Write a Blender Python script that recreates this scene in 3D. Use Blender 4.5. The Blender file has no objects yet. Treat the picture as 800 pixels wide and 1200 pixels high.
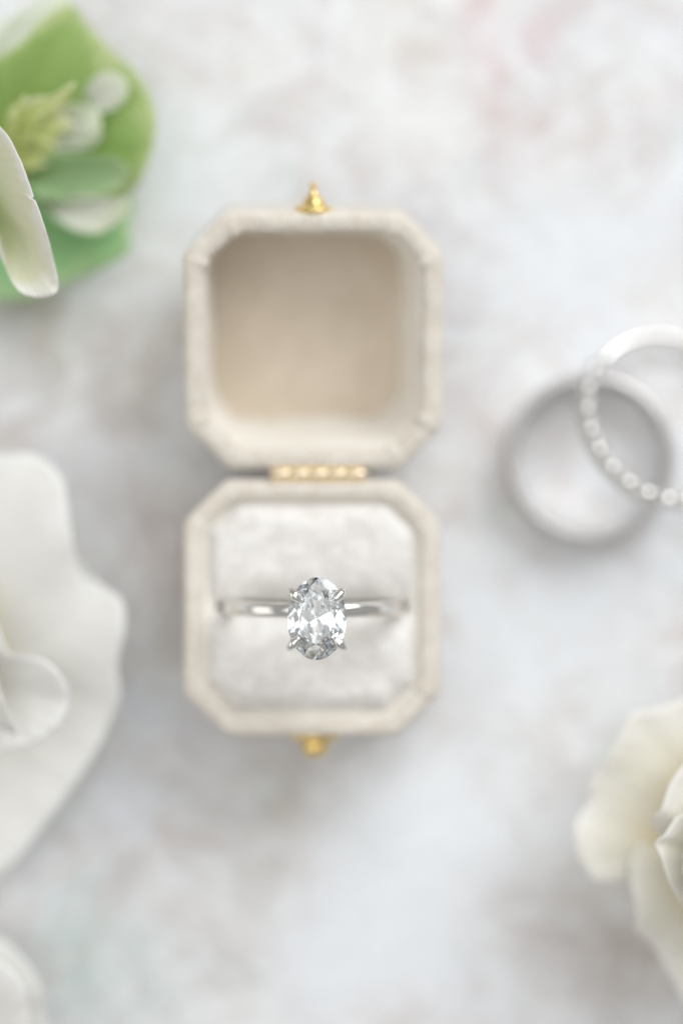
import bpy, bmesh, math, random
from mathutils import Vector, Matrix, noise

random.seed(4)
SC = bpy.context.scene
COL = SC.collection
MM = 0.001                      # everything below is written in millimetres
PI = math.pi

# ------------------------------------------------------------------ camera
FOCUS_Z, DIST, PX = 32.0, 270.0, 0.093       # focus height, lens distance, mm per photo pixel there
CAM_Z = FOCUS_Z + DIST
cam_d = bpy.data.cameras.new('camera')
cam = bpy.data.objects.new('camera', cam_d)
COL.objects.link(cam)
cam.location = (0, 0, CAM_Z * MM)
cam.rotation_euler = (0, 0, 0)
cam_d.sensor_fit = 'VERTICAL'
cam_d.sensor_height = 36
cam_d.sensor_width = 24
cam_d.lens = DIST * 36 / (1200 * PX)
cam_d.clip_start = 0.01
cam_d.clip_end = 20
cam_d.dof.use_dof = True
cam_d.dof.focus_distance = (DIST - 0.3) * MM
cam_d.dof.aperture_fstop = 3.55
cam_d.dof.aperture_blades = 0
SC.camera = cam

# ------------------------------------------------------------------ world and light
w = bpy.data.worlds.new('World')
SC.world = w
w.use_nodes = True
w.node_tree.nodes['Background'].inputs[0].default_value = (1.0, 0.975, 0.945, 1)
w.node_tree.nodes['Background'].inputs[1].default_value = 0.35


def area(name, loc, size, size_y, power, col):
    l = bpy.data.lights.new(name, 'AREA')
    l.shape = 'RECTANGLE'
    l.size, l.size_y = size * MM, size_y * MM
    l.energy = power
    l.color = col
    o = bpy.data.objects.new(name, l)
    COL.objects.link(o)
    o.location = Vector(loc) * MM
    o.rotation_euler = (Vector((0, 0, 0)) - o.location).to_track_quat('-Z', 'Y').to_euler()
    return o


area('window_light', (330, 480, 480), 540, 540, 4.2, (0.965, 0.985, 1.0))
area('overhead_fill', (-150, 80, 950), 800, 800, 2.7, (0.98, 0.99, 1.0))  # added soft fill overhead, gives metal and diamond bright and dark contrast
area('left_fill', (-460, -40, 190), 460, 240, 0.30, (1.0, 0.97, 0.92))  # added fill lamp at the left, brightens the reflection in the ring's band

SC.view_settings.view_transform = 'Standard'
SC.view_settings.look = 'None'
SC.view_settings.exposure = 0.10
SC.view_settings.gamma = 1.0
SC.view_settings.use_curve_mapping = False
cy = SC.cycles
cy.max_bounces = 20
cy.transmission_bounces = 18
cy.glossy_bounces = 8
cy.diffuse_bounces = 5
cy.sample_clamp_indirect = 6
cy.use_denoising = True
try:
    cy.denoiser = 'OPENIMAGEDENOISE'
    cy.denoising_input_passes = 'RGB_ALBEDO_NORMAL'
    cy.denoising_prefilter = 'ACCURATE'
except Exception:
    pass
cy.use_adaptive_sampling = False
cy.blur_glossy = 0.0


def s(z):
    return PX * (CAM_Z - z) / DIST


def P(px, py, z):
    """a place in the scene, in mm, from a spot of the photograph and a height above the table"""
    return Vector(((px - 400) * s(z), (600 - py) * s(z), z))


# ------------------------------------------------------------------ object helpers
def empty(name, loc=(0, 0, 0)):
    o = bpy.data.objects.new(name, None)
    o.empty_display_size = 0.003
    COL.objects.link(o)
    o.location = Vector(loc) * MM
    return o


def tag(o, label=None, cat=None, group=None, kind=None):
    if label: o['label'] = label
    if cat: o['category'] = cat
    if group: o['group'] = group
    if kind: o['kind'] = kind
    return o


def abs_loc(o):
    v = Vector(o.location)
    while o.parent:
        o = o.parent
        v += o.location
    return v


def build(name, verts, faces, mat, parent=None, smooth=True, uvs=None, origin=None):
    """verts in mm, world coordinates; the object's origin is moved to its own centre"""
    vs = [Vector(v) for v in verts]
    if origin is None:
        lo = Vector((min(v.x for v in vs), min(v.y for v in vs), min(v.z for v in vs)))
        hi = Vector((max(v.x for v in vs), max(v.y for v in vs), max(v.z for v in vs)))
        origin = Vector(((lo.x + hi.x) / 2, (lo.y + hi.y) / 2, lo.z))
    origin = Vector(origin)
    me = bpy.data.meshes.new(name)
    me.from_pydata([(v - origin) * MM for v in vs], [], faces)
    if uvs:
        uvl = me.uv_layers.new(name='uv')
        for p in me.polygons:
            for li in p.loop_indices:
                uvl.data[li].uv = uvs[me.loops[li].vertex_index]
    me.polygons.foreach_set('use_smooth', [smooth] * len(me.polygons))
    me.materials.append(mat)
    me.validate()
    me.update()
    o = bpy.data.objects.new(name, me)
    COL.objects.link(o)
    if parent:
        o.parent = parent
        o.location = origin * MM - abs_loc(parent)
    else:
        o.location = origin * MM
    return o


def fix_normals(o):
    bm = bmesh.new()
    bm.from_mesh(o.data)
    bmesh.ops.recalc_face_normals(bm, faces=bm.faces)
    bm.to_mesh(o.data)
    bm.free()


def grid_faces(nu, nv, closed_u=False, base=0):
    f = []
    for j in range(nv - 1):
        for i in range(nu if closed_u else nu - 1):
            a = base + j * nu + i
            b = base + j * nu + (i + 1) % nu
            f.append((a, b, b + nu, a + nu))
    return f


def lathe(profile, n=32, M=None):
    """profile of (radius, height) turned about z; capped where the radius is 0"""
    v, f = [], []
    for r, h in profile:
        for i in range(n):
            a = 2 * PI * i / n
            v.append(Vector((max(r, 1e-4) * math.cos(a), max(r, 1e-4) * math.sin(a), h)))
    f = grid_faces(n, len(profile), True)
    f.append(tuple(range(n))[::-1])
    f.append(tuple((len(profile) - 1) * n + i for i in range(n)))
    if M is not None:
        v = [M @ p for p in v]
    return v, f


def tube(pts, radii, n=14, flat=(1, 1), up=Vector((0, 0, 1))):
    pts = [Vector(p) for p in pts]
    v = []
    for k, p in enumerate(pts):
        t = (pts[min(k + 1, len(pts) - 1)] - pts[max(k - 1, 0)]).normalized()
        a = t.cross(up)
        if a.length < 1e-3: a = t.cross(Vector((1, 0, 0)))
        a.normalize()
        b = a.cross(t).normalized()
        for i in range(n):
            q = 2 * PI * i / n
            v.append(p + a * (math.cos(q) * radii[k] * flat[0]) + b * (math.sin(q) * radii[k] * flat[1]))
    f = grid_faces(n, len(pts), True)
    f.append(tuple(range(n))[::-1])
    f.append(tuple((len(pts) - 1) * n + i for i in range(n)))
    return v, f


def merge(*parts):
    v, f = [], []
    for pv, pf in parts:
        b = len(v)
        v += list(pv)
        f += [tuple(i + b for i in q) for q in pf]
    return v, f


def catmull(pts, n):
    """n samples along a smooth curve through the points"""
    pts = [Vector(p) for p in pts]
    m = len(pts) - 1
    out = []
    for k in range(n):
        t = k / (n - 1) * m
        i = min(int(t), m - 1)
        t -= i
        p0 = pts[i - 1] if i > 0 else pts[0] * 2 - pts[1]
        p1, p2 = pts[i], pts[i + 1]
        p3 = pts[i + 2] if i + 2 <= m else pts[m] * 2 - pts[m - 1]
        out.append(0.5 * ((2 * p1) + (p2 - p0) * t + (2 * p0 - 5 * p1 + 4 * p2 - p3) * t * t + (3 * p1 - p0 - 3 * p2 + p3) * t ** 3))
    return out


# ------------------------------------------------------------------ material helpers
class NT:
    def __init__(self, name):
        self.m = bpy.data.materials.new(name)
        self.m.use_nodes = True
        self.t = self.m.node_tree
        self.b = self.t.nodes['Principled BSDF']
        self.out = self.t.nodes['Material Output']

    def n(self, kind, **kw):
        nd = self.t.nodes.new(kind)
        for k, v in kw.items():
            if k in nd.inputs.keys() if isinstance(k, str) else False:
                nd.inputs[k].default_value = v
            else:
                setattr(nd, k, v)
        return nd

    def l(self, a, b):
        self.t.links.new(a, b)

    def coord(self, which='Object'):
        return self.n('ShaderNodeTexCoord').outputs[which]

    def noise(self, vec, scale, detail=3, rough=0.55, dist=0.0):
        nd = self.n('ShaderNodeTexNoise')
        nd.inputs['Scale'].default_value = scale
        nd.inputs['Detail'].default_value = detail
        nd.inputs['Roughness'].default_value = rough
        nd.inputs['Distortion'].default_value = dist
        self.l(vec, nd.inputs['Vector'])
        return nd.outputs['Fac']

    def maprange(self, val, a, b, c=0.0, d=1.0, smooth=True):
        nd = self.n('ShaderNodeMapRange')
        nd.interpolation_type = 'SMOOTHSTEP' if smooth else 'LINEAR'
        for i, x in zip((1, 2, 3, 4), (a, b, c, d)): nd.inputs[i].default_value = x
        self.l(val, nd.inputs[0])
        return nd.outputs[0]

    def mix(self, fac, a, b):
        nd = self.n('ShaderNodeMix', data_type='RGBA')
        if isinstance(fac, (int, float)): nd.inputs[0].default_value = fac
        else: self.l(fac, nd.inputs[0])
        for x, i in ((a, 6), (b, 7)):
            if isinstance(x, tuple): nd.inputs[i].default_value = (*x, 1)
            else: self.l(x, nd.inputs[i])
        return nd.outputs[2]

    def math(self, op, a, b=None):
        nd = self.n('ShaderNodeMath', operation=op)
        for i, x in enumerate((a, b)):
            if x is None: continue
            if isinstance(x, (int, float)): nd.inputs[i].default_value = x
            else: self.l(x, nd.inputs[i])
        return nd.outputs[0]

    def bump(self, h, dist_mm, strength=1.0, prev=None):
        nd = self.n('ShaderNodeBump')
        nd.inputs['Strength'].default_value = strength
        nd.inputs['Distance'].default_value = dist_mm * MM
        self.l(h, nd.inputs['Height'])
        if prev is not None: self.l(prev, nd.inputs['Normal'])
        return nd.outputs[0]

    def set(self, **kw):
        for k, v in kw.items():
            self.b.inputs[k.replace('_', ' ')].default_value = v
        return self


def metal(name, col, rough, bump=0.0):
    t = NT(name)
    t.set(Metallic=1.0, Roughness=rough)
    t.b.inputs['Base Color'].default_value = (*col, 1)
    c = t.coord()
    r = t.maprange(t.noise(c, 900, 3), 0.3, 0.7, rough * 0.75, rough * 1.4)
    t.l(r, t.b.inputs['Roughness'])
    if bump:
        t.l(t.bump(t.noise(c, 1400, 3), bump), t.b.inputs['Normal'])
    return t.m


def velvet(name, dark, light, scale=420, ribs=False, mott=(0.35, 0.68), fuzz=0.12):
    t = NT(name)
    c = t.coord()
    big = t.noise(c, scale, 4, 0.6, 0.6)
    fine = t.noise(c, 5200, 2, 0.6)
    col = t.mix(t.maprange(big, mott[0], mott[1]), dark, light)
    col = t.mix(t.maprange(fine, 0.35, 0.7, 0.0, 0.35), col, tuple(x * 0.8 for x in dark))
    t.l(col, t.b.inputs['Base Color'])
    t.set(Roughness=0.95, Specular_IOR_Level=0.15, Sheen_Weight=0.35, Sheen_Roughness=0.45)
    nb = t.bump(fine, fuzz, 0.7)
    nb = t.bump(big, 0.35, 0.6, nb)
    if ribs:
        sep = t.n('ShaderNodeSeparateXYZ')
        t.l(t.coord('UV'), sep.inputs[0])
        ph = t.math('MULTIPLY', sep.outputs[0], 2 * PI / 0.46)
        wv = t.math('SINE', ph)
        nb = t.bump(wv, 0.06, 0.7, nb)
    t.l(nb, t.b.inputs['Normal'])
    return t.m


def petal_mat(name, base, mid, edge, vein=0.25, b0=0.05, b1=0.55, e0=0.8, e1=1.0, trans=0.35, tint=(0.9, 0.92, 0.8)):
    """colour runs along the petal from its foot (base) to its lip (edge); veins follow the length"""
    t = NT(name)
    sep = t.n('ShaderNodeSeparateXYZ')
    t.l(t.coord('UV'), sep.inputs[0])
    u, v = sep.outputs[0], sep.outputs[1]
    mp = t.n('ShaderNodeMapping')
    mp.inputs['Scale'].default_value = (26, 2.2, 1)
    t.l(t.coord('UV'), mp.inputs[0])
    vn = t.noise(mp.outputs[0], 1.0, 4, 0.55, 0.2)
    vv = t.math('ADD', v, t.maprange(t.noise(t.coord(), 160, 3), 0.3, 0.7, -0.07, 0.07))
    col = t.mix(t.maprange(vv, b0, b1), base, mid)
    col = t.mix(t.maprange(vv, e0, e1), col, edge)
    col = t.mix(t.maprange(vn, 0.4, 0.75, 0, vein), col, tuple(x * 0.82 for x in mid))
    t.l(col, t.b.inputs['Base Color'])
    t.set(Roughness=0.55, Specular_IOR_Level=0.25, Sheen_Weight=0.15)
    nb = t.bump(vn, 0.25, 0.5)
    nb = t.bump(t.noise(t.coord(), 260, 3), 0.5, 0.5, nb)
    t.l(nb, t.b.inputs['Normal'])
    tr = t.n('ShaderNodeBsdfTranslucent')
    mm = t.n('ShaderNodeMix', data_type='RGBA', blend_type='MULTIPLY')
    mm.inputs[0].default_value = 1.0
    t.l(col, mm.inputs[6])
    mm.inputs[7].default_value = (*tint, 1)
    t.l(mm.outputs[2], tr.inputs[0])
    mx = t.n('ShaderNodeMixShader')
    mx.inputs[0].default_value = trans
    t.l(t.b.outputs[0], mx.inputs[1])
    t.l(tr.outputs[0], mx.inputs[2])
    t.l(mx.outputs[0], t.out.inputs[0])
    return t.m


def gem_mat():
    t = NT('diamond')
    g = t.n('ShaderNodeBsdfGlass')
    g.inputs['IOR'].default_value = 2.2
    g.inputs['Roughness'].default_value = 0.0
    g.inputs['Color'].default_value = (0.97, 0.98, 0.985, 1)
    t.l(g.outputs[0], t.out.inputs[0])
    return t.m


# ------------------------------------------------------------------ the tabletop
def table_mat():
    t = NT('painted_plaster')
    c = t.coord()
    n1 = t.n('ShaderNodeTexNoise')
    n1.inputs['Scale'].default_value = 55
    n1.inputs['Detail'].default_value = 5
    t.l(c, n1.inputs['Vector'])
    sub = t.n('ShaderNodeVectorMath', operation='SUBTRACT')
    t.l(n1.outputs['Color'], sub.inputs[0])
    sub.inputs[1].default_value = (0.5, 0.5, 0.5)
    scl = t.n('ShaderNodeVectorMath', operation='SCALE')
    t.l(sub.outputs[0], scl.inputs[0])
    scl.inputs['Scale'].default_value = 0.03
    add = t.n('ShaderNodeVectorMath', operation='ADD')
    t.l(c, add.inputs[0])
    t.l(scl.outputs[0], add.inputs[1])
    warped = add.outputs[0]
    white, cool, lav, warm = (0.80, 0.80, 0.80), (0.76, 0.785, 0.82), (0.62, 0.565, 0.565), (0.57, 0.515, 0.465)
    f1 = t.noise(warped, 38, 5, 0.6)
    f2 = t.noise(warped, 120, 6, 0.7)
    f3 = t.noise(warped, 23, 4, 0.6)
    col = t.mix(t.maprange(f1, 0.35, 0.65), white, cool)
    col = t.mix(t.maprange(f2, 0.47, 0.64, 0, 0.75), col, lav)
    col = t.mix(t.maprange(f3, 0.5, 0.68, 0, 0.5), col, warm)
    # worn patches and washes of paint, plus box shade painted in beside and below it: photo spot, radius in px, colour, strength
    spots = [
        (565, 32, 55, (0.66, 0.46, 0.47), 0.65), (660, 15, 36, (0.66, 0.48, 0.50), 0.6), (600, 125, 85, (0.62, 0.51, 0.50), 0.5),
        (325, 150, 50, (0.60, 0.54, 0.54), 0.5), (160, 20, 90, (0.62, 0.60, 0.60), 0.45), (700, 90, 60, (0.62, 0.60, 0.58), 0.35),
        (590, 210, 60, (0.58, 0.55, 0.55), 0.45), (480, 230, 60, (0.62, 0.58, 0.60), 0.3), (450, 100, 110, (0.80, 0.81, 0.80), 0.6),
        (650, 300, 110, (0.80, 0.84, 0.88), 0.7), (760, 230, 70, (0.80, 0.83, 0.88), 0.5), (240, 180, 70, (0.78, 0.82, 0.83), 0.6),
        (180, 440, 80, (0.50, 0.46, 0.42), 0.45), (170, 600, 70, (0.52, 0.44, 0.42), 0.5), (60, 400, 60, (0.52, 0.49, 0.44), 0.5),  # first two: brownish paint with the box's shade to its left mixed in
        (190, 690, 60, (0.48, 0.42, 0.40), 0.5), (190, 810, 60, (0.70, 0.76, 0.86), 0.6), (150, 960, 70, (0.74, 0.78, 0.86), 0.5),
        (310, 930, 80, (0.50, 0.48, 0.43), 0.5), (410, 940, 70, (0.47, 0.45, 0.40), 0.5), (280, 1040, 35, (0.55, 0.53, 0.50), 0.5),  # first two: the box's contact shadow below it, put into the colour
        (85, 1115, 80, (0.55, 0.64, 0.61), 0.6), (180, 1180, 80, (0.58, 0.67, 0.65), 0.5), (270, 1120, 40, (0.62, 0.66, 0.65), 0.5),
        (360, 1160, 40, (0.62, 0.67, 0.67), 0.4), (500, 1000, 150, (0.82, 0.86, 0.90), 0.8), (420, 1100, 120, (0.82, 0.85, 0.90), 0.6),
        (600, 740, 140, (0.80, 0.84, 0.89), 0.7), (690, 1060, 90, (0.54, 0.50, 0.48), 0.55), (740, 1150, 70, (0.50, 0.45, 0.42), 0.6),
        (600, 1060, 60, (0.58, 0.55, 0.55), 0.45), (550, 900, 45, (0.60, 0.56, 0.57), 0.4), (640, 880, 60, (0.62, 0.60, 0.60), 0.4),
        (570, 560, 50, (0.62, 0.60, 0.62), 0.4), (720, 700, 50, (0.66, 0.66, 0.68), 0.3), (30, 470, 60, (0.55, 0.54, 0.54), 0.4),
    ]
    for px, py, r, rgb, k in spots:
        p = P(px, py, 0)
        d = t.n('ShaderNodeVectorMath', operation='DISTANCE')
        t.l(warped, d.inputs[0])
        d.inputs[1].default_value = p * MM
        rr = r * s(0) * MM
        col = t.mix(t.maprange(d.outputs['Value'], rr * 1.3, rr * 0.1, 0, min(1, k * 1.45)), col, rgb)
    f5 = t.noise(warped, 260, 5, 0.7)
    col = t.mix(t.maprange(f5, 0.48, 0.62, 0, 0.75), col, (0.83, 0.845, 0.86))
    f6 = t.noise(warped, 190, 5, 0.7, 0.5)
    col = t.mix(t.maprange(f6, 0.52, 0.64, 0, 0.55), col, (0.63, 0.575, 0.54))
    f7 = t.noise(warped, 80, 4, 0.6, 1.0)
    col = t.mix(t.maprange(f7, 0.56, 0.7, 0, 0.55), col, (0.64, 0.70, 0.68))
    f4 = t.noise(warped, 420, 5, 0.7)
    col = t.mix(t.maprange(f4, 0.5, 0.64, 0, 0.5), col, (0.56, 0.52, 0.50))
    washes = [(500, 1010, 190, 0.75), (400, 1110, 120, 0.6), (640, 720, 130, 0.6), (640, 300, 150, 0.65), (760, 250, 90, 0.5), (190, 820, 70, 0.6), (230, 190, 80, 0.5), (150, 960, 70, 0.4)]
    for px, py, r, k in washes:
        d = t.n('ShaderNodeVectorMath', operation='DISTANCE')
        t.l(warped, d.inputs[0])
        d.inputs[1].default_value = P(px, py, 0) * MM
        rr = r * s(0) * MM
        col = t.mix(t.maprange(d.outputs['Value'], rr * 1.3, rr * 0.2, 0, k), col, (0.79, 0.82, 0.855))
    t.l(col, t.b.inputs['Base Color'])
    t.set(Roughness=0.7, Specular_IOR_Level=0.25)
    nb = t.bump(f2, 1.2, 0.5)
    nb = t.bump(t.noise(c, 1500, 4), 0.12, 0.6, nb)
    t.l(nb, t.b.inputs['Normal'])
    return t.m


tab_v, tab_f = [], []
N = 60
for j in range(N + 1):
    for i in range(N + 1):
        x, y = (i / N - 0.5) * 700, (j / N - 0.5) * 700
        z = 0.35 * (noise.noise(Vector((x * 0.05, y * 0.05, 3))) - 0.6)
        tab_v.append((x, y, min(z, 0.0)))
tab_f = grid_faces(N + 1, N + 1)
tabletop = build('tabletop', tab_v, tab_f, table_mat(), origin=(0, 0, 0))
tag(tabletop, 'mottled off-white painted plaster surface with grey, pink and blue washes', kind='structure')

# ------------------------------------------------------------------ materials
M_rim = velvet('cream_velvet', (0.75, 0.69, 0.60), (0.84, 0.79, 0.71), 500, ribs=True)
M_wall = velvet('cream_velvet_wall', (0.68, 0.61, 0.55), (0.76, 0.70, 0.64), 300, ribs=True)
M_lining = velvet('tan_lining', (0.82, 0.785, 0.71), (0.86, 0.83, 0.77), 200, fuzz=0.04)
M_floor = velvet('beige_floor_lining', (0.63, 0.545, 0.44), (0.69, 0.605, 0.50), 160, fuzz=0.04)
M_cush = velvet('pale_grey_velvet', (0.75, 0.725, 0.69), (0.86, 0.84, 0.81), 420, mott=(0.36, 0.62))
M_gold = metal('brass', (0.86, 0.64, 0.26), 0.26, 0.02)
M_palegold = metal('pale_brass', (0.80, 0.68, 0.50), 0.30, 0.05)
M_wgold = metal('white_gold', (0.84, 0.83, 0.81), 0.10)
M_sat = metal('satin_platinum', (0.60, 0.585, 0.575), 0.33, 0.01)
M_gem = gem_mat()


# ------------------------------------------------------------------ octagonal lofts for the ring box
def octo(half, ch, rad, ns=14, nc=5):
    """closed loop of an octagon with softened corners; the same number of points whatever the size"""
    a, c = half, ch
    cor = [(a, -a + c), (a, a - c), (a - c, a), (-a + c, a), (-a, a - c), (-a, -a + c), (-a + c, -a), (a - c, -a)]
    cor = [Vector((x, y, 0)) for x, y in cor]
    out, tags = [], []
    for k in range(8):
        p, q, r = cor[k - 1], cor[k], cor[(k + 1) % 8]
        d1, d2 = (p - q).normalized(), (r - q).normalized()
        cut = min(rad, (p - q).length * 0.4, (r - q).length * 0.4)
        A, B = q + d1 * cut, q + d2 * cut
        for i in range(nc):
            t = i / (nc - 1)
            out.append(A * (1 - t) ** 2 + q * 2 * t * (1 - t) + B * t * t)
            tags.append(1 - abs(t - 0.5) * 2)
        nxt, nn = cor[(k + 1) % 8], cor[(k + 2) % 8]
        d3 = (q - nxt).normalized()
        cut2 = min(rad, (q - nxt).length * 0.4, (nn - nxt).length * 0.4)
        C = nxt + d3 * cut2
        for i in range(1, ns):
            t = i / ns
            out.append(B.lerp(C, t))
            tags.append(0.0)
    return out, tags


HALF, CH = 14.72, 4.9


def octoloft(profile, place, cap=None, fold=0.0, wob=0.0):
    """profile rows: (inset, height, corner radius)"""
    verts, uvs = [], []
    n = None
    v_acc = 0
    prev = None
    for k, (o, z, rad) in enumerate(profile):
        lp, tg = octo(HALF - o, max(CH - 0.586 * o, 0.8), rad)
        if prev is not None:
            v_acc += math.hypot(o - prev[0], z - prev[1])
        prev = (o, z)
        n = len(lp)
        outer, _ = octo(HALF, CH, 0.8)
        u = 0
        for i, p in enumerate(lp):
            if i: u += (outer[i] - outer[i - 1]).length
            q = Vector((p.x, p.y, z))
            if fold and tg[i] > 0.2:
                r = Vector((p.x, p.y, 0)).normalized()
                q -= r * fold * tg[i] * (0.6 if o > 1.5 else 0.0)
                q.z += fold * 0.5 * tg[i] * (1 if o > 1.2 else 0.0)
            if wob:
                q += noise.noise_vector(Vector((q.x * 0.35, q.y * 0.35, z * 0.35 + 9))) * wob
            verts.append(place(q))
            uvs.append((u, v_acc))
    f = grid_faces(n, len(profile), True)
    if cap is not None:
        lp = [verts[(len(profile) - 1) * n + i] for i in range(n)]
        cc = sum(lp, Vector()) / n
        b = len(verts)
        steps = 8
        for j in range(1, steps):
            t = j / steps
            for p in lp:
                q = p.lerp(cc, t)
                verts.append(q + (place(Vector((0, 0, 1))) - place(Vector((0, 0, 0)))) * (cap * (1 - (1 - t) ** 2)))
                uvs.append((q.x, q.y))
        f += grid_faces(n, steps, True, (len(profile) - 1) * n)
        f.append(tuple(len(verts) - n + i for i in range(n)))
    return verts, f, uvs


BX, BY, RIM = -3.38, -10.95, 18.8
base_place = lambda q: Vector((q.x + BX, q.y + BY, q.z))
TILT = math.radians(10)
LX, LY = -3.15, 4.45
Lrot = Matrix.Rotation(TILT, 3, 'X')


def lid_inner(q):
    return lid_place(Vector((q.x + 0.085 * q.z, q.y - 0.055 * q.z, q.z)))


def lid_place(q):
    p = Lrot @ Vector((q.x, q.y + HALF + 0.35, q.z))
    return p + Vector((LX, LY, RIM - 0.1))


box = empty('ring_box', (BX, BY, 0))
tag(box, 'open octagonal cream velvet ring box with brass knob and hinge in the centre', 'ring box')

# base
pv, pf, pu = octoloft([(1.2, 0.05, 0.8), (0.5, 0.1, 0.8), (0.1, 0.5, 0.8), (0, 1.2, 0.8), (0, 8, 0.8), (0, 17.6, 0.8), (0.08, 18.15, 0.8),
                       (0.28, 18.55, 0.8), (0.6, 18.78, 0.8), (1.0, 18.84, 0.8), (1.5, 18.82, 0.8), (1.95, 18.72, 0.8), (2.25, 18.45, 0.8), (2.35, 18.0, 0.8)],
                      base_place, wob=0.10, fold=0.25)
base = build('base', pv, pf + [tuple(range(152))[::-1]] if False else pf, M_rim, box, uvs=pu)
n_loop = len(octo(HALF, CH, 0.8)[0])
pv, pf, pu = octoloft([(2.30, 18.3, 0.8), (2.36, 17.9, 0.8), (2.5, 17.6, 0.8), (2.9, 17.45, 0.8), (3.6, 17.3, 0.8)], base_place, wob=0.08)
build('base_lining', pv, pf, M_lining, base, uvs=pu)
pv, pf, pu = octoloft([(1.3, 0.06, 0.8), (1.6, 0.06, 0.8)], base_place, cap=0.0)
build('bottom_panel', pv, pf, M_wall, base, uvs=pu)


# the cushion: two soft rolls with the slot for the ring between them
def cushion(sign):
    hw, ch = HALF - 2.62, CH - 0.586 * 2.62
    NX, NY = 90, 60
    verts, uvs = [], []
    gap0, ZB, H = 0.72, 16.3, 3.05
    for i in range(NX + 1):
        tx = -math.cos(PI * i / NX)
        x = hw * (0.75 * tx + 0.25 * (2 * i / NX - 1))
        ymax = hw - max(0, abs(x) - (hw - ch))
        gap = 0.12 + (gap0 - 0.12) * max(0.0, min(1.0, (x + 10.5) / 0.5, (11.0 - x) / 0.5))
        col = []
        for j in range(NY + 1):
            ty = 0.5 - 0.5 * math.cos(PI * j / NY)
            y = gap + (ymax - gap) * ty
            d1 = hw - abs(x)
            d2 = hw - y
            d3 = (2 * hw - ch - abs(x) - y) / math.sqrt(2)
            ds = y - gap
            R = 2.7
            de = min(d1, d2, d3)
            f = math.sqrt(max(0, 1 - (1 - min(max(de, 0) / R, 1)) ** 2))
            Rs = 4.2
            g = math.sqrt(max(0, 1 - (1 - min(max(ds, 0) / Rs, 1)) ** 2))
            g = 0.25 + 0.75 * g
            z = ZB + H * min(f, 1) * g
            z += 0.22 * noise.noise(Vector((x * 0.28, y * 0.32 + 7 * sign, 2))) * f
            z += 0.10 * noise.noise(Vector((x * 0.9, y * 0.9 + 7 * sign, 5))) * f
            # the pile is pressed down where the shank goes in
            for ex in (-10.4, 10.6):
                dd = math.hypot((x - ex) / 1.5, ds / 1.9)
                z -= 0.6 * math.exp(-dd * dd)
            col.append(Vector((x, sign * y, z)))
        # into the slot and down the outside
        pre = [Vector((x, sign * gap, 8.0)), Vector((x, sign * gap, 12.0)), Vector((x, sign * gap, 15.0))]
        post = [Vector((x, sign * ymax, 15.0)), Vector((x, sign * ymax, 8.0))]
        for p in pre + col + post:
            verts.append(base_place(p))
            uvs.append((p.x, p.y))
    nv = NY + 1 + 5
    f = grid_faces(nv, NX + 1)
    o = build('cushion', verts, f, M_cush, base, uvs=uvs)
    fix_normals(o)
    if o.data.polygons[len(o.data.polygons) // 2].normal.z < 0:
        o.data.flip_normals()
    return o


cushion(1)
cushion(-1)

# lid, opened back and held a little above the table by its stiff hinge
pv, pf, pu = octoloft([(1.4, -14.1, 0.8), (0.6, -14.0, 0.8), (0.15, -13.6, 0.8), (0, -13, 0.8), (0, -7, 0.8), (0, -1.2, 0.8), (0.08, -0.65, 0.8), (0.28, -0.25, 0.8),
                       (0.6, -0.02, 0.8), (1.0, 0.04, 0.8), (1.5, 0.02, 0.8), (2.0, -0.1, 0.8), (2.35, -0.4, 0.8), (2.5, -0.9, 0.8)],
                      lid_place, wob=0.13, fold=0.6)
lid = build('lid', pv, pf, M_rim, box, uvs=pu)
pv, pf, pu = octoloft([(1.5, -14.08, 0.8), (1.9, -14.08, 0.8)], lid_place, cap=0.0)
build('top_panel', pv, pf, M_wall, lid, uvs=pu)
pv, pf, pu = octoloft([(2.36, -0.75, 0.9), (2.55, -1.6, 1.0), (2.85, -3.2, 1.2), (3.05, -5.2, 1.4), (3.2, -7.5, 1.6), (3.35, -9.6, 1.8), (3.5, -10.8, 2.0), (3.75, -11.5, 2.0)],
                      lid_inner, wob=0.28)
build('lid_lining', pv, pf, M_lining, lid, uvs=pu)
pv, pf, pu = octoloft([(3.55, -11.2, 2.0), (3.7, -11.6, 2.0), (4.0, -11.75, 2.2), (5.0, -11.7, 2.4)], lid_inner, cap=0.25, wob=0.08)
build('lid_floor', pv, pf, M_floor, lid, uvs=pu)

# brass finial knob on the front of the lid
yo = 2 * HALF - HALF
Mk = Matrix.Translation(Vector((0, HALF - 0.05, -1.9))) @ Matrix.Rotation(-PI / 2, 4, 'X')
kv, kf = lathe([(0, -0.2), (1.9, -0.2), (2.15, 0.05), (2.15, 0.25), (1.9, 0.45), (1.45, 0.6), (1.25, 0.95), (1.0, 1.35), (0.6, 1.75), (0.36, 2.1), (0.28, 2.4), (0.36, 2.6),
                (0.42, 2.8), (0.36, 3.0), (0.18, 3.16), (0, 3.2)], 32, Mk)
build('knob', [lid_place(v) for v in kv], kf, M_gold, lid)
# catch on the front of the base
Mk = Matrix.Translation(Vector((0.3, -HALF + 0.05, 15.2))) @ Matrix.Rotation(PI / 2, 4, 'X')
pl = lathe([(0, -0.2), (2.6, -0.2), (2.75, 0.0), (2.75, 0.5), (2.5, 0.75), (0, 0.8)], 32, Mk @ Matrix.Diagonal((1, 0.62, 1, 1)))
build('catch_plate', [base_place(v) for v in pl[0]], pl[1], M_gold, base)
pl = lathe([(0, 0.7), (1.25, 0.7), (1.45, 1.1), (1.5, 1.7), (1.35, 2.3), (0.9, 2.65), (0, 2.8)], 28, Mk)
build('catch_button', [base_place(v) for v in pl[0]], pl[1], M_gold, base)

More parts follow.
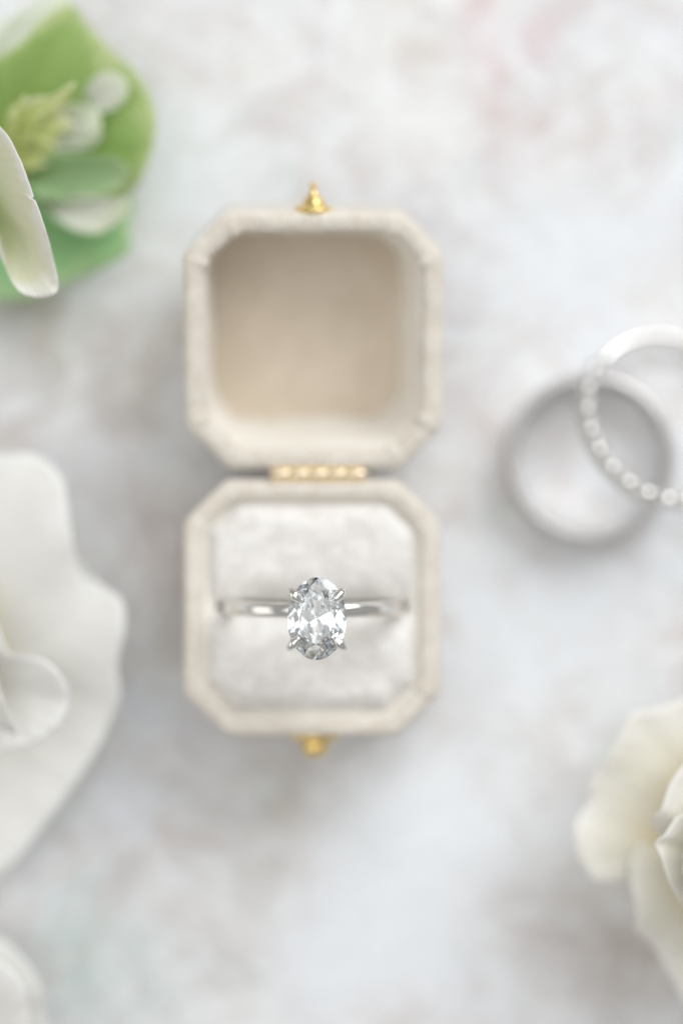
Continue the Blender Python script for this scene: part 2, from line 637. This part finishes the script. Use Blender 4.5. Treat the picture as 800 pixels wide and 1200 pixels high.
# hinge between the two halves
hy, hz, hr = 4.33, RIM - 0.05, 0.62
hx0, hx1 = P(318, 555, hz).x, P(427, 555, hz).x
pin = lathe([(0, 0), (0.3, 0), (0.34, 0.1), (0.34, hx1 - hx0 + 0.3), (0.3, hx1 - hx0 + 0.4), (0, hx1 - hx0 + 0.4)], 16,
            Matrix.Translation(Vector((hx0 - 0.2, hy, hz))) @ Matrix.Rotation(PI / 2, 4, 'Y'))
hinge = build('hinge', pin[0], pin[1], M_palegold, box)
seg = (hx1 - hx0) / 5
for k in range(5):
    kn = lathe([(0.34, 0), (hr * 0.9, 0), (hr, 0.12), (hr, seg - 0.2), (hr * 0.9, seg - 0.08), (0.34, seg - 0.08)], 20,
               Matrix.Translation(Vector((hx0 + seg * k, hy, hz))) @ Matrix.Rotation(PI / 2, 4, 'Y'))
    build('knuckle', kn[0], kn[1], M_palegold, hinge)
for sgn in (-1, 1):
    y0, y1 = hy + sgn * 0.3, hy + sgn * 0.72
    v = [(x, y, z) for x in (hx0 + 0.1, hx1 - 0.1) for y in (y0, y1) for z in (hz - 3.5, hz - 0.12)]
    build('hinge_leaf', v, [(0, 1, 3, 2), (4, 6, 7, 5), (0, 4, 5, 1), (2, 3, 7, 6), (1, 5, 7, 3), (0, 2, 6, 4)], M_gold, hinge, smooth=False)


# ------------------------------------------------------------------ cut stones
def gem_points(A, B, hc, hp, rt=0.58, rs=0.79, rl=0.24, girdle=0.035, n=64):
    """oval brilliant: plane-true facets found on the unit circle, then stretched"""
    planes_up, planes_dn = [], []
    pts = []
    T, S_, G0 = [], [], []
    c22 = math.cos(PI / 8)
    for k in range(8):
        a = PI / 4 * k
        T.append(Vector((rt * math.cos(a), rt * math.sin(a), girdle + hc)))
        am = a + PI / 8
        zS = girdle + hc * (1 - rs * c22) / (1 - rt)
        S_.append(Vector((rs * math.cos(am), rs * math.sin(am), zS)))
    L = []
    for k in range(8):
        am = PI / 4 * k + PI / 8
        L.append(Vector((rl * math.cos(am), rl * math.sin(am), -girdle - hp * (1 - rl * c22))))
    cul = Vector((0, 0, -girdle - hp))

    def plane(p, q, r, up):
        nrm = (q - p).cross(r - p).normalized()
        if (nrm.z < 0) == up: nrm = -nrm
        return nrm, nrm.dot(p)
    ups, dns = [], []
    for k in range(8):
        a = PI / 4 * k
        g = Vector((math.cos(a), math.sin(a), girdle)); gd = Vector((g.x, g.y, -girdle))
        for sg in (1, -1):
            Sx = S_[k] if sg == 1 else S_[k - 1]
            Lx = L[k] if sg == 1 else L[k - 1]
            am = a + sg * PI / 8
            gm = Vector((math.cos(am), math.sin(am), girdle)); gmd = Vector((gm.x, gm.y, -girdle))
            ups.append(plane(Sx, g, gm, True))
            dns.append(plane(Lx, gd, gmd, False))
    pts += T + S_ + L + [cul]
    for i in range(n):
        a = 2 * PI * i / n
        x, y = math.cos(a), math.sin(a)
        zu = min((d - nn.x * x - nn.y * y) / nn.z for nn, d in ups)
        zd = max((d - nn.x * x - nn.y * y) / nn.z for nn, d in dns)
        zu = max(min(zu, girdle), 0.002)
        zd = min(max(zd, -girdle), -0.002)
        pts.append(Vector((x, y, zu)))
        pts.append(Vector((x, y, zd)))
    return [Vector((p.x * A, p.y * B, p.z * A)) for p in pts]


def gem_mesh(name, A, B, hc, hp, **kw):
    bm = bmesh.new()
    for p in gem_points(A, B, hc, hp, **kw): bm.verts.new(p * MM * 100)      # big while hulling, for precision
    bmesh.ops.convex_hull(bm, input=bm.verts)
    loose = [v for v in bm.verts if not v.link_faces]
    bmesh.ops.delete(bm, geom=loose, context='VERTS')
    bmesh.ops.dissolve_limit(bm, angle_limit=math.radians(0.6), verts=bm.verts, edges=bm.edges)
    bmesh.ops.recalc_face_normals(bm, faces=bm.faces)
    bmesh.ops.scale(bm, vec=(0.01, 0.01, 0.01), verts=bm.verts)
    me = bpy.data.meshes.new(name)
    bm.to_mesh(me)
    bm.free()
    for p in me.polygons: p.use_smooth = False
    me.materials.append(M_gem)
    return me


# ------------------------------------------------------------------ engagement ring, standing in the slot
RC = Vector((BX + 0.25, BY + 0.05, 18.4))
RO = 10.35
ring = empty('engagement_ring', (RC.x, RC.y, RC.z - RO))
tag(ring, 'silver solitaire ring with oval diamond standing in the box cushion slot', 'ring')
v, n1, n2 = [], 140, 22
for i in range(n1):
    a = 2 * PI * i / n1
    for j in range(n2):
        b = 2 * PI * j / n2
        cx, sx = math.cos(b), math.sin(b)
        e = 0.8
        rr = RO - 0.72 + 0.72 * (abs(cx) ** e) * (1 if cx > 0 else -1)
        yy = 0.86 * (abs(sx) ** e) * (1 if sx > 0 else -1)
        v.append(Vector((rr * math.sin(a), yy, rr * math.cos(a))) + RC)
f = []
for i in range(n1):
    for j in range(n2):
        f.append((i * n2 + j, ((i + 1) % n1) * n2 + j, ((i + 1) % n1) * n2 + (j + 1) % n2, i * n2 + (j + 1) % n2))
o = build('band', v, f, M_wgold, ring)
fix_normals(o)

GA, GB = 3.22, 4.52
GZ = RC.z + RO + 2.75
gpos = P(371.3, 725, GZ)
g_me = gem_mesh('diamond', GA, GB, 0.27, 0.80, rt=0.60, rl=0.45)
dia = bpy.data.objects.new('diamond', g_me)
COL.objects.link(dia)
dia.parent = ring
dia.location = gpos * MM - abs_loc(ring)
dia.rotation_euler = (math.radians(2.0), math.radians(-1.5), math.radians(-2))
tag(dia, 'oval brilliant cut clear diamond')

head = Vector((gpos.x * 0.6 + RC.x * 0.4, gpos.y, RC.z + RO - 0.6))
for sx_, sy_ in ((-1, 1), (1, 1), (-1, -1), (1, -1)):
    pg = gpos
    ox = 2.62 * sx_; oy = 2.78 * sy_
    if sy_ < 0: oy -= 0.12; ox += 0.1 * sx_
    pts = [head + Vector((0.25 * sx_, 0.45 * sy_, 0.1)), head + Vector((1.3 * sx_, 1.3 * sy_, 1.0)), pg + Vector((ox * 0.93, oy * 0.93, -0.9)),
           pg + Vector((ox * 1.06, oy * 1.06, -0.15)), pg + Vector((ox * 1.07, oy * 1.07, 0.28)), pg + Vector((ox * 0.98, oy * 0.98, 0.56)),
           pg + Vector((ox * 0.86, oy * 0.86, 0.72)), pg + Vector((ox * 0.76, oy * 0.76, 0.82)), pg + Vector((ox * 0.68, oy * 0.68, 0.86))]
    cp = catmull(pts, 30)
    rad = []
    for k in range(30):
        t = k / 29
        if t < 0.45: r = 0.42
        elif t < 0.7: r = 0.42 + (t - 0.45) / 0.25 * 0.18
        else: r = 0.60 - (t - 0.7) / 0.3 * 0.42
        rad.append(r)
    rad[-1] = 0.07
    tv, tf = tube(cp, rad, 16, up=Vector((sy_ * 1.0, -sx_ * 1.0, 0.01)))
    build('prong', tv, tf, M_wgold, ring)
gl = []
for i in range(60):
    a = 2 * PI * i / 60
    gl.append(Vector((gpos.x + 1.45 * math.cos(a), gpos.y + 1.9 * math.sin(a), gpos.z - 1.95)))
v = []
for i, p in enumerate(gl):
    t = (gl[(i + 1) % 60] - gl[i - 1]).normalized()
    nn = t.cross(Vector((0, 0, 1)))
    for j in range(10):
        q = 2 * PI * j / 10
        v.append(p + nn * 0.28 * math.cos(q) + Vector((0, 0, 0.28 * math.sin(q))))
f = [(i * 10 + j, ((i + 1) % 60) * 10 + j, ((i + 1) % 60) * 10 + (j + 1) % 10, i * 10 + (j + 1) % 10) for i in range(60) for j in range(10)]
o = build('gallery', v, f, M_wgold, ring)
fix_normals(o)

# ------------------------------------------------------------------ plain wedding band lying flat
WH = 5.9
wc = P(690.5, 537, WH * 0.5)
wc.z = 0
wr_o, wr_i = 10.15, 8.95
prof = [(wr_i + 0.35, 0.03), (wr_o - 0.4, 0.03), (wr_o - 0.1, 0.3), (wr_o, 0.9), (wr_o + 0.04, 3), (wr_o, WH - 0.9), (wr_o - 0.1, WH - 0.3), (wr_o - 0.4, WH), (wr_o - 0.7, WH + 0.03), (wr_i + 0.35, WH),
        (wr_i + 0.08, WH - 0.4), (wr_i, WH - 1.4), (wr_i - 0.02, 3), (wr_i, 1.4), (wr_i + 0.08, 0.4), (wr_i + 0.35, 0.03)]
v = []
for r, h in prof:
    for i in range(128):
        a = 2 * PI * i / 128
        v.append(wc + Vector((r * math.cos(a), r * math.sin(a), h)))
o = build('wedding_band', v, grid_faces(128, len(prof), True), M_sat)
fix_normals(o)
tag(o, 'plain brushed grey wedding band lying flat under the diamond band', 'ring')

# ------------------------------------------------------------------ diamond band leaning on it
TH = math.radians(25)
low = math.radians(45)                           # the side that touches the table
ER = 9.6                                            # inner radius
EO = 10.65
ax = Vector((-math.sin(low), math.cos(low), 0))     # level axis of the tilt
ec = P(781, 489, 5.6)
ec.z = EO * math.sin(TH) + 1.15 * math.cos(TH) + 0.25
Er = Matrix.Rotation(TH, 3, ax)
if (Er @ Vector((math.cos(low), math.sin(low), 0))).z > 0:
    Er = Matrix.Rotation(-TH, 3, ax)
eband = empty('diamond_wedding_band', (ec.x, ec.y, 0))
tag(eband, 'silver band half set with round diamonds, leaning on the plain band', 'ring')
st0, step, nst = math.radians(150), math.radians(14.3), 14


def eplace(a, r, h):
    return ec + Er @ Vector((r * math.cos(a), r * math.sin(a), h))


v, f = [], []
n1 = 180
for i in range(n1):
    a = 2 * PI * i / n1
    rel = (a - (st0 - step * 0.6)) % (2 * PI)
    setd = rel < step * (nst + 0.2)
    k = 1.0
    for (r, h) in [(ER, -0.7), (ER + 0.12, -1.05), (EO - 0.2, -1.12), (EO, -0.8), (EO + 0.08, 0), (EO, 0.8), (EO - 0.2, 1.12), (ER + 0.12, 1.05), (ER, 0.7), (ER - 0.06, 0)]:
        if setd:
            r = ER + 0.25 + (r - ER) * 0.35
            h *= 0.5
        v.append(eplace(a, r, h))
for i in range(n1):
    for j in range(10):
        f.append((i * 10 + j, ((i + 1) % n1) * 10 + j, ((i + 1) % n1) * 10 + (j + 1) % 10, i * 10 + (j + 1) % 10))
o = build('band', v, f, M_wgold, eband)
fix_normals(o)
s_me = gem_mesh('diamond', 1.26, 1.26, 0.32, 0.60, n=32, rl=0.3)
bead_v, bead_f = lathe([(0, -0.32), (0.2, -0.26), (0.30, -0.1), (0.31, 0.06), (0.24, 0.21), (0.1, 0.30), (0, 0.32)], 14)
bead_me = None
for k in range(nst):
    a = st0 + step * k
    d = bpy.data.objects.new('diamond', s_me)
    COL.objects.link(d)
    d.parent = eband
    d.location = eplace(a, EO + 0.3, 0) * MM - abs_loc(eband)
    out = (Er @ Vector((math.cos(a), math.sin(a), 0))).normalized()
    d.rotation_euler = out.to_track_quat('Z', 'Y').to_euler()
    Mc = Matrix.Translation(ec) @ (Er @ Matrix.Rotation(a, 3, 'Z') @ Matrix.Rotation(PI / 2, 3, 'Y')).to_4x4()
    cv, cf = lathe([(0, ER - 0.15), (0.5, ER - 0.1), (0.75, ER - 0.05), (1.05, ER + 0.35), (1.17, ER + 0.9), (1.17, EO + 0.25), (1.1, EO + 0.36), (0, EO - 0.5)], 24, Mc)
    build('cup', cv, cf, M_wgold, eband)
    am = a + step / 2
    for hh in (-0.72, 0.72):
        if bead_me is None:
            b = build('prong', bead_v, bead_f, M_wgold, eband, origin=(0, 0, 0))
            bead_me = b.data
        else:
            b = bpy.data.objects.new('prong', bead_me)
            COL.objects.link(b)
            b.parent = eband
        b.location = eplace(am, EO + 0.36, hh * 1.25) * MM - abs_loc(eband)


# ------------------------------------------------------------------ flowers
def petal(parent, foot, outline, mat, bulge=0.0, ruffle=0.3, curl=0.0, nu=56, nv=26, seed=0, thick=0.13, freq=1.0, label=None, sharp=4):
    """foot: (px, py, height); outline: the lip of the petal, the same way; both become places in mm"""
    F = P(*foot)
    D = catmull([P(*q) for q in outline], nu * 6)
    acc = [0.0]
    for a, b in zip(D, D[1:]): acc.append(acc[-1] + (b - a).length)
    C, k = [], 0
    for i in range(nu):                                  # even spacing along the lip
        want = acc[-1] * i / (nu - 1)
        while k < len(acc) - 2 and acc[k + 1] < want: k += 1
        C.append(D[k].lerp(D[k + 1], min(1, max(0, (want - acc[k]) / max(acc[k + 1] - acc[k], 1e-9)))))
    Cs = [c.copy() for c in C]
    for _ in range(int(nu * 0.6)):
        Cs = [Cs[0]] + [(Cs[i - 1] + Cs[i] * 2 + Cs[i + 1]) / 4 for i in range(1, nu - 1)] + [Cs[-1]]
    verts, uvs = [], []
    for j in range(nv):
        vv = 0.03 + 0.97 * j / (nv - 1)
        for i in range(nu):
            t = i / (nu - 1)
            p = F.lerp(Cs[i], vv) + (C[i] - Cs[i]) * vv ** sharp
            q = Vector((t * 6 * freq + seed * 3.1, vv * 1.6, seed * 1.7))
            e = vv ** 2.5
            w = noise.noise(q) * 1.0 + 0.5 * noise.noise(q * 2.3)
            p.z += bulge * math.sin(PI * min(vv, 1)) ** 0.9
            p.z += ruffle * w * e * 2.2
            d = (C[i] - F)
            d.z = 0
            if d.length > 1e-3: d.normalize()
            p.z += ruffle * 0.5 * noise.noise(Vector((t * 26 * freq, vv * 3, seed * 2.7))) * vv ** 4
            p.z += 0.10 * noise.noise(Vector((t * 60 * freq, vv * 5, seed))) * vv
            p += d * ruffle * 0.8 * (noise.noise(Vector((t * 17 * freq + seed, 3, seed))) + 0.6 * noise.noise(Vector((t * 40 * freq, 1, seed)))) * e
            if curl:
                k = max(0, (vv - 0.8) / 0.2)
                p.z -= 0.55 * curl * k * k
            p.z = max(p.z, 0.35)
            verts.append(p)
            uvs.append((t, vv))
    o = build('petal', verts, grid_faces(nu, nv), mat, parent, uvs=uvs)
    md = o.modifiers.new('thickness', 'SOLIDIFY')
    md.thickness = thick * MM
    md.offset = -1
    if label: o['label'] = label
    return o


M_white = petal_mat('white_petal', (0.88, 0.83, 0.52), (0.91, 0.905, 0.88), (0.92, 0.92, 0.905), 0.06, trans=0.18, tint=(0.96, 0.95, 0.9))
M_cream = petal_mat('cream_petal', (0.88, 0.76, 0.46), (0.90, 0.888, 0.81), (0.91, 0.902, 0.87), 0.06, 0.2, 0.8, trans=0.2, tint=(0.98, 0.95, 0.84))
M_green = petal_mat('green_petal', (0.56, 0.64, 0.20), (0.42, 0.58, 0.20), (0.66, 0.72, 0.40), 0.4, tint=(0.8, 1.0, 0.5))
M_deep = petal_mat('deep_green_petal', (0.34, 0.54, 0.24), (0.36, 0.60, 0.30), (0.52, 0.68, 0.40), 0.3, tint=(0.7, 1.0, 0.6))
M_light = petal_mat('light_green_petal', (0.42, 0.58, 0.26), (0.50, 0.68, 0.40), (0.56, 0.68, 0.42), 0.2, tint=(0.8, 1.0, 0.6))
M_pale = petal_mat('pale_green_petal', (0.60, 0.70, 0.36), (0.80, 0.81, 0.62), (0.88, 0.87, 0.83), 0.2, 0.2, 0.85, 0.86, 0.97, trans=0.2, tint=(0.95, 0.97, 0.8))
M_palew = petal_mat('greenish_white_petal', (0.60, 0.74, 0.44), (0.88, 0.90, 0.83), (0.80, 0.86, 0.66), 0.25, 0.05, 0.4, 0.75, 1.0, trans=0.2)
M_stamen = petal_mat('yellow_green_stamen', (0.70, 0.74, 0.22), (0.74, 0.80, 0.36), (0.80, 0.82, 0.55), 0.12, trans=0.2)

# white bloom at the left edge
f1 = empty('white_flower', P(-60, 790, 0))
tag(f1, 'large white bloom with broad ruffled petals at the left edge', 'flower')
petal(f1, (-40, 780, 3), [(-170, 640, 7), (-120, 560, 8), (-50, 530, 10), (0, 531, 12), (45, 533, 13), (72, 562, 14), (84, 620, 14), (92, 664, 12), (110, 720, 10), (80, 800, 8)], M_white, 2.0, 0.35, 0.6, seed=1)
petal(f1, (-40, 795, 2.4), [(60, 610, 7), (92, 662, 9), (118, 684, 11), (144, 706, 13), (146, 735, 13.5), (138, 770, 13), (140, 812, 12), (128, 852, 11), (100, 902, 10), (62, 955, 8.5), (20, 1008, 7.5), (-20, 1035, 7), (-80, 1030, 7)], M_white, 1.3, 0.3, 0.4, nu=80, seed=2)
petal(f1, (-50, 800, 2), [(-20, 1020, 6), (-90, 1040, 7), (-190, 960, 8), (-230, 860, 8), (-220, 740, 8), (-170, 650, 8), (-120, 600, 8)], M_white, 2.0, 0.4, 0.6, seed=3)
petal(f1, (-55, 800, 8), [(-60, 690, 16), (-30, 700, 17), (-4, 735, 18.5), (10, 765, 19.5), (48, 772, 20.5), (72, 792, 21), (82, 822, 20), (66, 852, 20), (40, 872, 19), (10, 880, 18), (-30, 900, 16)], M_white, 1.2, 0.2, 0.6, seed=4)
petal(f1, (-70, 800, 10), [(-60, 880, 18), (-20, 872, 20), (5, 858, 21.5), (20, 862, 21), (12, 840, 23), (-2, 800, 24), (-8, 770, 23), (-30, 740, 22)], M_white, -0.5, 0.2, 0.3, seed=5)
petal(f1, (-75, 800, 10), [(-30, 745, 22), (-70, 720, 23), (-120, 750, 23), (-140, 800, 22), (-120, 860, 21), (-70, 890, 20)], M_white, -1.0, 0.4, 0.4, seed=6)
petal(f1, (-80, 800, 12), [(-40, 780, 25), (-60, 750, 26), (-95, 760, 26), (-110, 800, 25), (-90, 840, 25), (-50, 835, 25)], M_cream, -2.0, 0.3, 0.2, seed=7)

# white bloom in the bottom left corner
f2 = empty('white_flower', P(-60, 1240, 0))
tag(f2, 'small part of a white bloom in the bottom left corner', 'flower')
petal(f2, (-60, 1250, 3), [(-160, 1130, 6), (-90, 1085, 7), (-30, 1090, 8), (5, 1104, 9), (30, 1128, 10), (50, 1160, 10), (50, 1182, 9), (62, 1230, 8), (50, 1300, 7)], M_white, 1.5, 0.35, 0.7, seed=8)
petal(f2, (-60, 1250, 7), [(-100, 1130, 14), (-50, 1110, 16), (-8, 1122, 17), (18, 1140, 18), (30, 1165, 18), (34, 1195, 17), (38, 1240, 16), (10, 1290, 14)], M_white, 1.2, 0.35, 0.7, seed=9)
petal(f2, (-60, 1250, 2.4), [(60, 1230, 6), (50, 1310, 6), (0, 1370, 6), (-90, 1380, 6), (-170, 1310, 6), (-190, 1220, 6), (-160, 1130, 6)], M_white, 1.5, 0.35, 0.7, seed=10)
petal(f2, (-65, 1250, 8), [(20, 1290, 16), (-40, 1330, 16), (-110, 1310, 16), (-130, 1240, 17), (-100, 1170, 18), (-40, 1160, 18)], M_cream, 0, 0.35, 0.5, seed=11)

# cream rose at the lower right edge
f3 = empty('cream_rose', P(870, 1010, 0))
tag(f3, 'cream rose with frilled petals at the lower right edge', 'flower')
petal(f3, (870, 1000, 3), [(960, 830, 9), (900, 808, 11), (840, 812, 13), (800, 819, 15), (768, 829, 16.5), (740, 836, 17), (727, 856, 17), (710, 886, 16.5), (700, 903, 16), (688, 922, 15.6), (687, 941, 15), (677, 956, 15.2), (671, 976, 15.6), (675, 1000, 15.4), (684, 1018, 15), (695, 1033, 14.6), (718, 1033, 13.6), (740, 1028, 12.5), (775, 1045, 10)], M_cream, 1.2, 0.22, 0.3, seed=12, nu=130)
petal(f3, (870, 1010, 4.5), [(745, 985, 12), (738, 1010, 15), (739, 1040, 16), (744, 1066, 16.5), (746, 1092, 16), (766, 1112, 15), (782, 1140, 14), (797, 1168, 13), (820, 1195, 12), (860, 1215, 11), (910, 1200, 10)], M_cream, 2.2, 0.3, 0.6, seed=14, nu=80)
petal(f3, (870, 1010, 2.6), [(900, 1210, 8), (980, 1170, 8), (1040, 1060, 9), (1040, 940, 9), (980, 840, 9), (930, 810, 9)], M_cream, 2.2, 0.4, 0.7, seed=15)
petal(f3, (865, 1005, 9), [(860, 850, 18), (825, 872, 21), (803, 893, 23), (787, 914, 24.5), (779, 934, 25), (773, 950, 25), (764, 959, 24), (772, 978, 21), (800, 1012, 18)], M_cream, 0.6, 0.12, 0.3, seed=16)
petal(f3, (868, 1010, 10), [(830, 925, 23), (806, 950, 25), (790, 960, 26), (778, 978, 27), (767, 988, 27), (774, 1006, 26.5), (782, 1030, 26), (796, 1056, 25), (815, 1080, 23), (850, 1100, 20)], M_cream, -0.5, 0.12, 0.2, seed=17)
petal(f3, (870, 1010, 11), [(850, 930, 26), (815, 960, 28), (800, 1000, 28.5), (806, 1040, 28), (840, 1070, 27)], M_cream, -2.0, 0.25, 0.3, seed=18)
petal(f3, (875, 1008, 11), [(870, 1080, 25), (920, 1060, 26), (945, 1000, 26), (920, 950, 26), (880, 930, 26), (850, 940, 26)], M_cream, -2.0, 0.25, 0.3, seed=19)
petal(f3, (875, 1008, 12), [(840, 1040, 29), (830, 1000, 30), (850, 965, 30), (890, 965, 30), (905, 1000, 30), (890, 1040, 29)], M_cream, -3.0, 0.2, 0.2, seed=20)

# green flower in the top left corner
f4 = empty('green_flower', P(10, 190, 0))
tag(f4, 'fresh green flower with pale patches and yellow stamens in the top left corner', 'flower')
petal(f4, (10, 190, 4), [(-150, 120, 9), (-80, 90, 11), (-20, 72, 12), (8, 60, 13), (30, 44, 13), (48, 22, 13), (84, 6, 12), (104, 30, 11), (128, 56, 10), (150, 80, 9), (165, 110, 8)], M_green, 1.5, 0.25, 0.4, seed=21, nu=80, label='mid green upper petal')
petal(f4, (10, 195, 3), [(100, 40, 7), (140, 66, 9), (164, 92, 11), (181, 130, 12), (180, 165, 12), (168, 205, 11), (150, 228, 10), (130, 240, 9)], M_green, 1.0, 0.3, 0.3, seed=22, nu=80, label='green petal on the right side')
petal(f4, (0, 200, 2.2), [(160, 235, 6), (152, 262, 9), (150, 296, 10), (112, 318, 9), (72, 334, 8), (36, 350, 8), (-10, 352, 7), (-70, 340, 6)], M_deep, 1.2, 0.2, 0.2, seed=23, nu=70, label='deep green lower petal')
petal(f4, (10, 200, 8), [(70, 178, 14), (110, 182, 15.5), (145, 190, 15.5), (150, 212, 14), (120, 232, 13), (80, 236, 12), (45, 232, 12)], M_light, 0.6, 0.25, 0.3, seed=24, label='light green middle petal')
petal(f4, (40, 225, 7), [(55, 232, 9), (90, 234, 12), (128, 232, 14), (150, 236, 14), (142, 258, 13), (112, 274, 12), (80, 266, 11), (55, 245, 10)], M_palew, 0.4, 0.2, 0.2, seed=25, label='whitish green lower petal')
petal(f4, (30, 175, 7), [(60, 128, 12), (80, 122, 13), (112, 128, 13), (118, 150, 13), (112, 170, 12), (70, 176, 11)], M_palew, 0.5, 0.2, 0.2, seed=26, label='whitish inner petal')
petal(f4, (95, 128, 10), [(104, 96, 13), (122, 84, 14), (145, 90, 14.5), (150, 108, 14), (138, 126, 13), (116, 132, 12)], M_palew, 0.3, 0.2, 0.2, seed=27, label='small whitish petal')
petal(f4, (-60, 120, 4), [(-100, 60, 6), (-40, 44, 8), (0, 26, 9), (30, 10, 10), (60, -6, 10), (86, -4, 10), (60, 30, 9), (20, 58, 8)], M_palew, 1.0, 0.2, 0.3, seed=28, label='greyish white petal behind the green ones')
petal(f4, (-45, 200, 10), [(-60, 136, 22), (-30, 134, 27), (-4, 146, 29.5), (14, 168, 30.5), (30, 205, 31), (37, 225, 31), (38.5, 231, 31), (34, 233.5, 31), (40, 235, 31), (43, 241, 31), (53, 270, 30.5), (62, 305, 29), (68, 336, 28), (60, 346, 28), (42, 349, 27), (22, 340, 27), (9, 315, 26.5), (-2, 272, 26)], M_pale, 2.0, 0.10, 0.2, seed=29, nu=220, nv=48, sharp=16, label='pale cream and green front petal with a nicked edge')
petal(f4, (-20, 190, 3), [(-150, 130, 8), (-190, 200, 8), (-170, 290, 8), (-90, 345, 7), (-20, 350, 7)], M_green, 1.5, 0.3, 0.3, seed=30)
petal(f4, (5, 200, 9), [(10, 128, 14), (36, 116, 15.5), (60, 114, 16), (84, 100, 17), (74, 132, 16), (88, 146, 15), (70, 160, 14), (64, 186, 13), (40, 200, 12)], M_stamen, 0.5, 0.4, 0.3, seed=31, label='yellow green inner petal')
rnd = random.Random(7)
spots = [(88, 97, 19), (70, 122, 17), (30, 112, 18), (16, 134, 17), (50, 130, 17), (76, 148, 15), (60, 168, 15), (36, 158, 16)]
for (x, y, z) in spots:
    a, b = P(22 + rnd.uniform(-6, 10), 178 + rnd.uniform(-8, 8), 6), P(x, y, z)
    m = a.lerp(b, 0.55) + Vector((rnd.uniform(-0.6, 0.6), rnd.uniform(-0.6, 0.6), 1.5))
    tv, tf = tube(catmull([a, m, b], 12), [0.9, 0.9, 0.9, 0.85, 0.8, 0.75, 0.66, 0.56, 0.46, 0.38, 0.3, 0.12], 10)
    build('stamen', tv, tf, M_stamen, f4, uvs=[(0.5, (i // 10) / 11) for i in range(len(tv))])
tv, tf = tube(catmull([P(10, 200, 5), P(-80, 260, 2.5), P(-260, 330, 1.5)], 14), [1.3] * 14, 12)
build('stem', tv, tf, M_deep, f4, uvs=[(0.5, 0.5)] * len(tv))
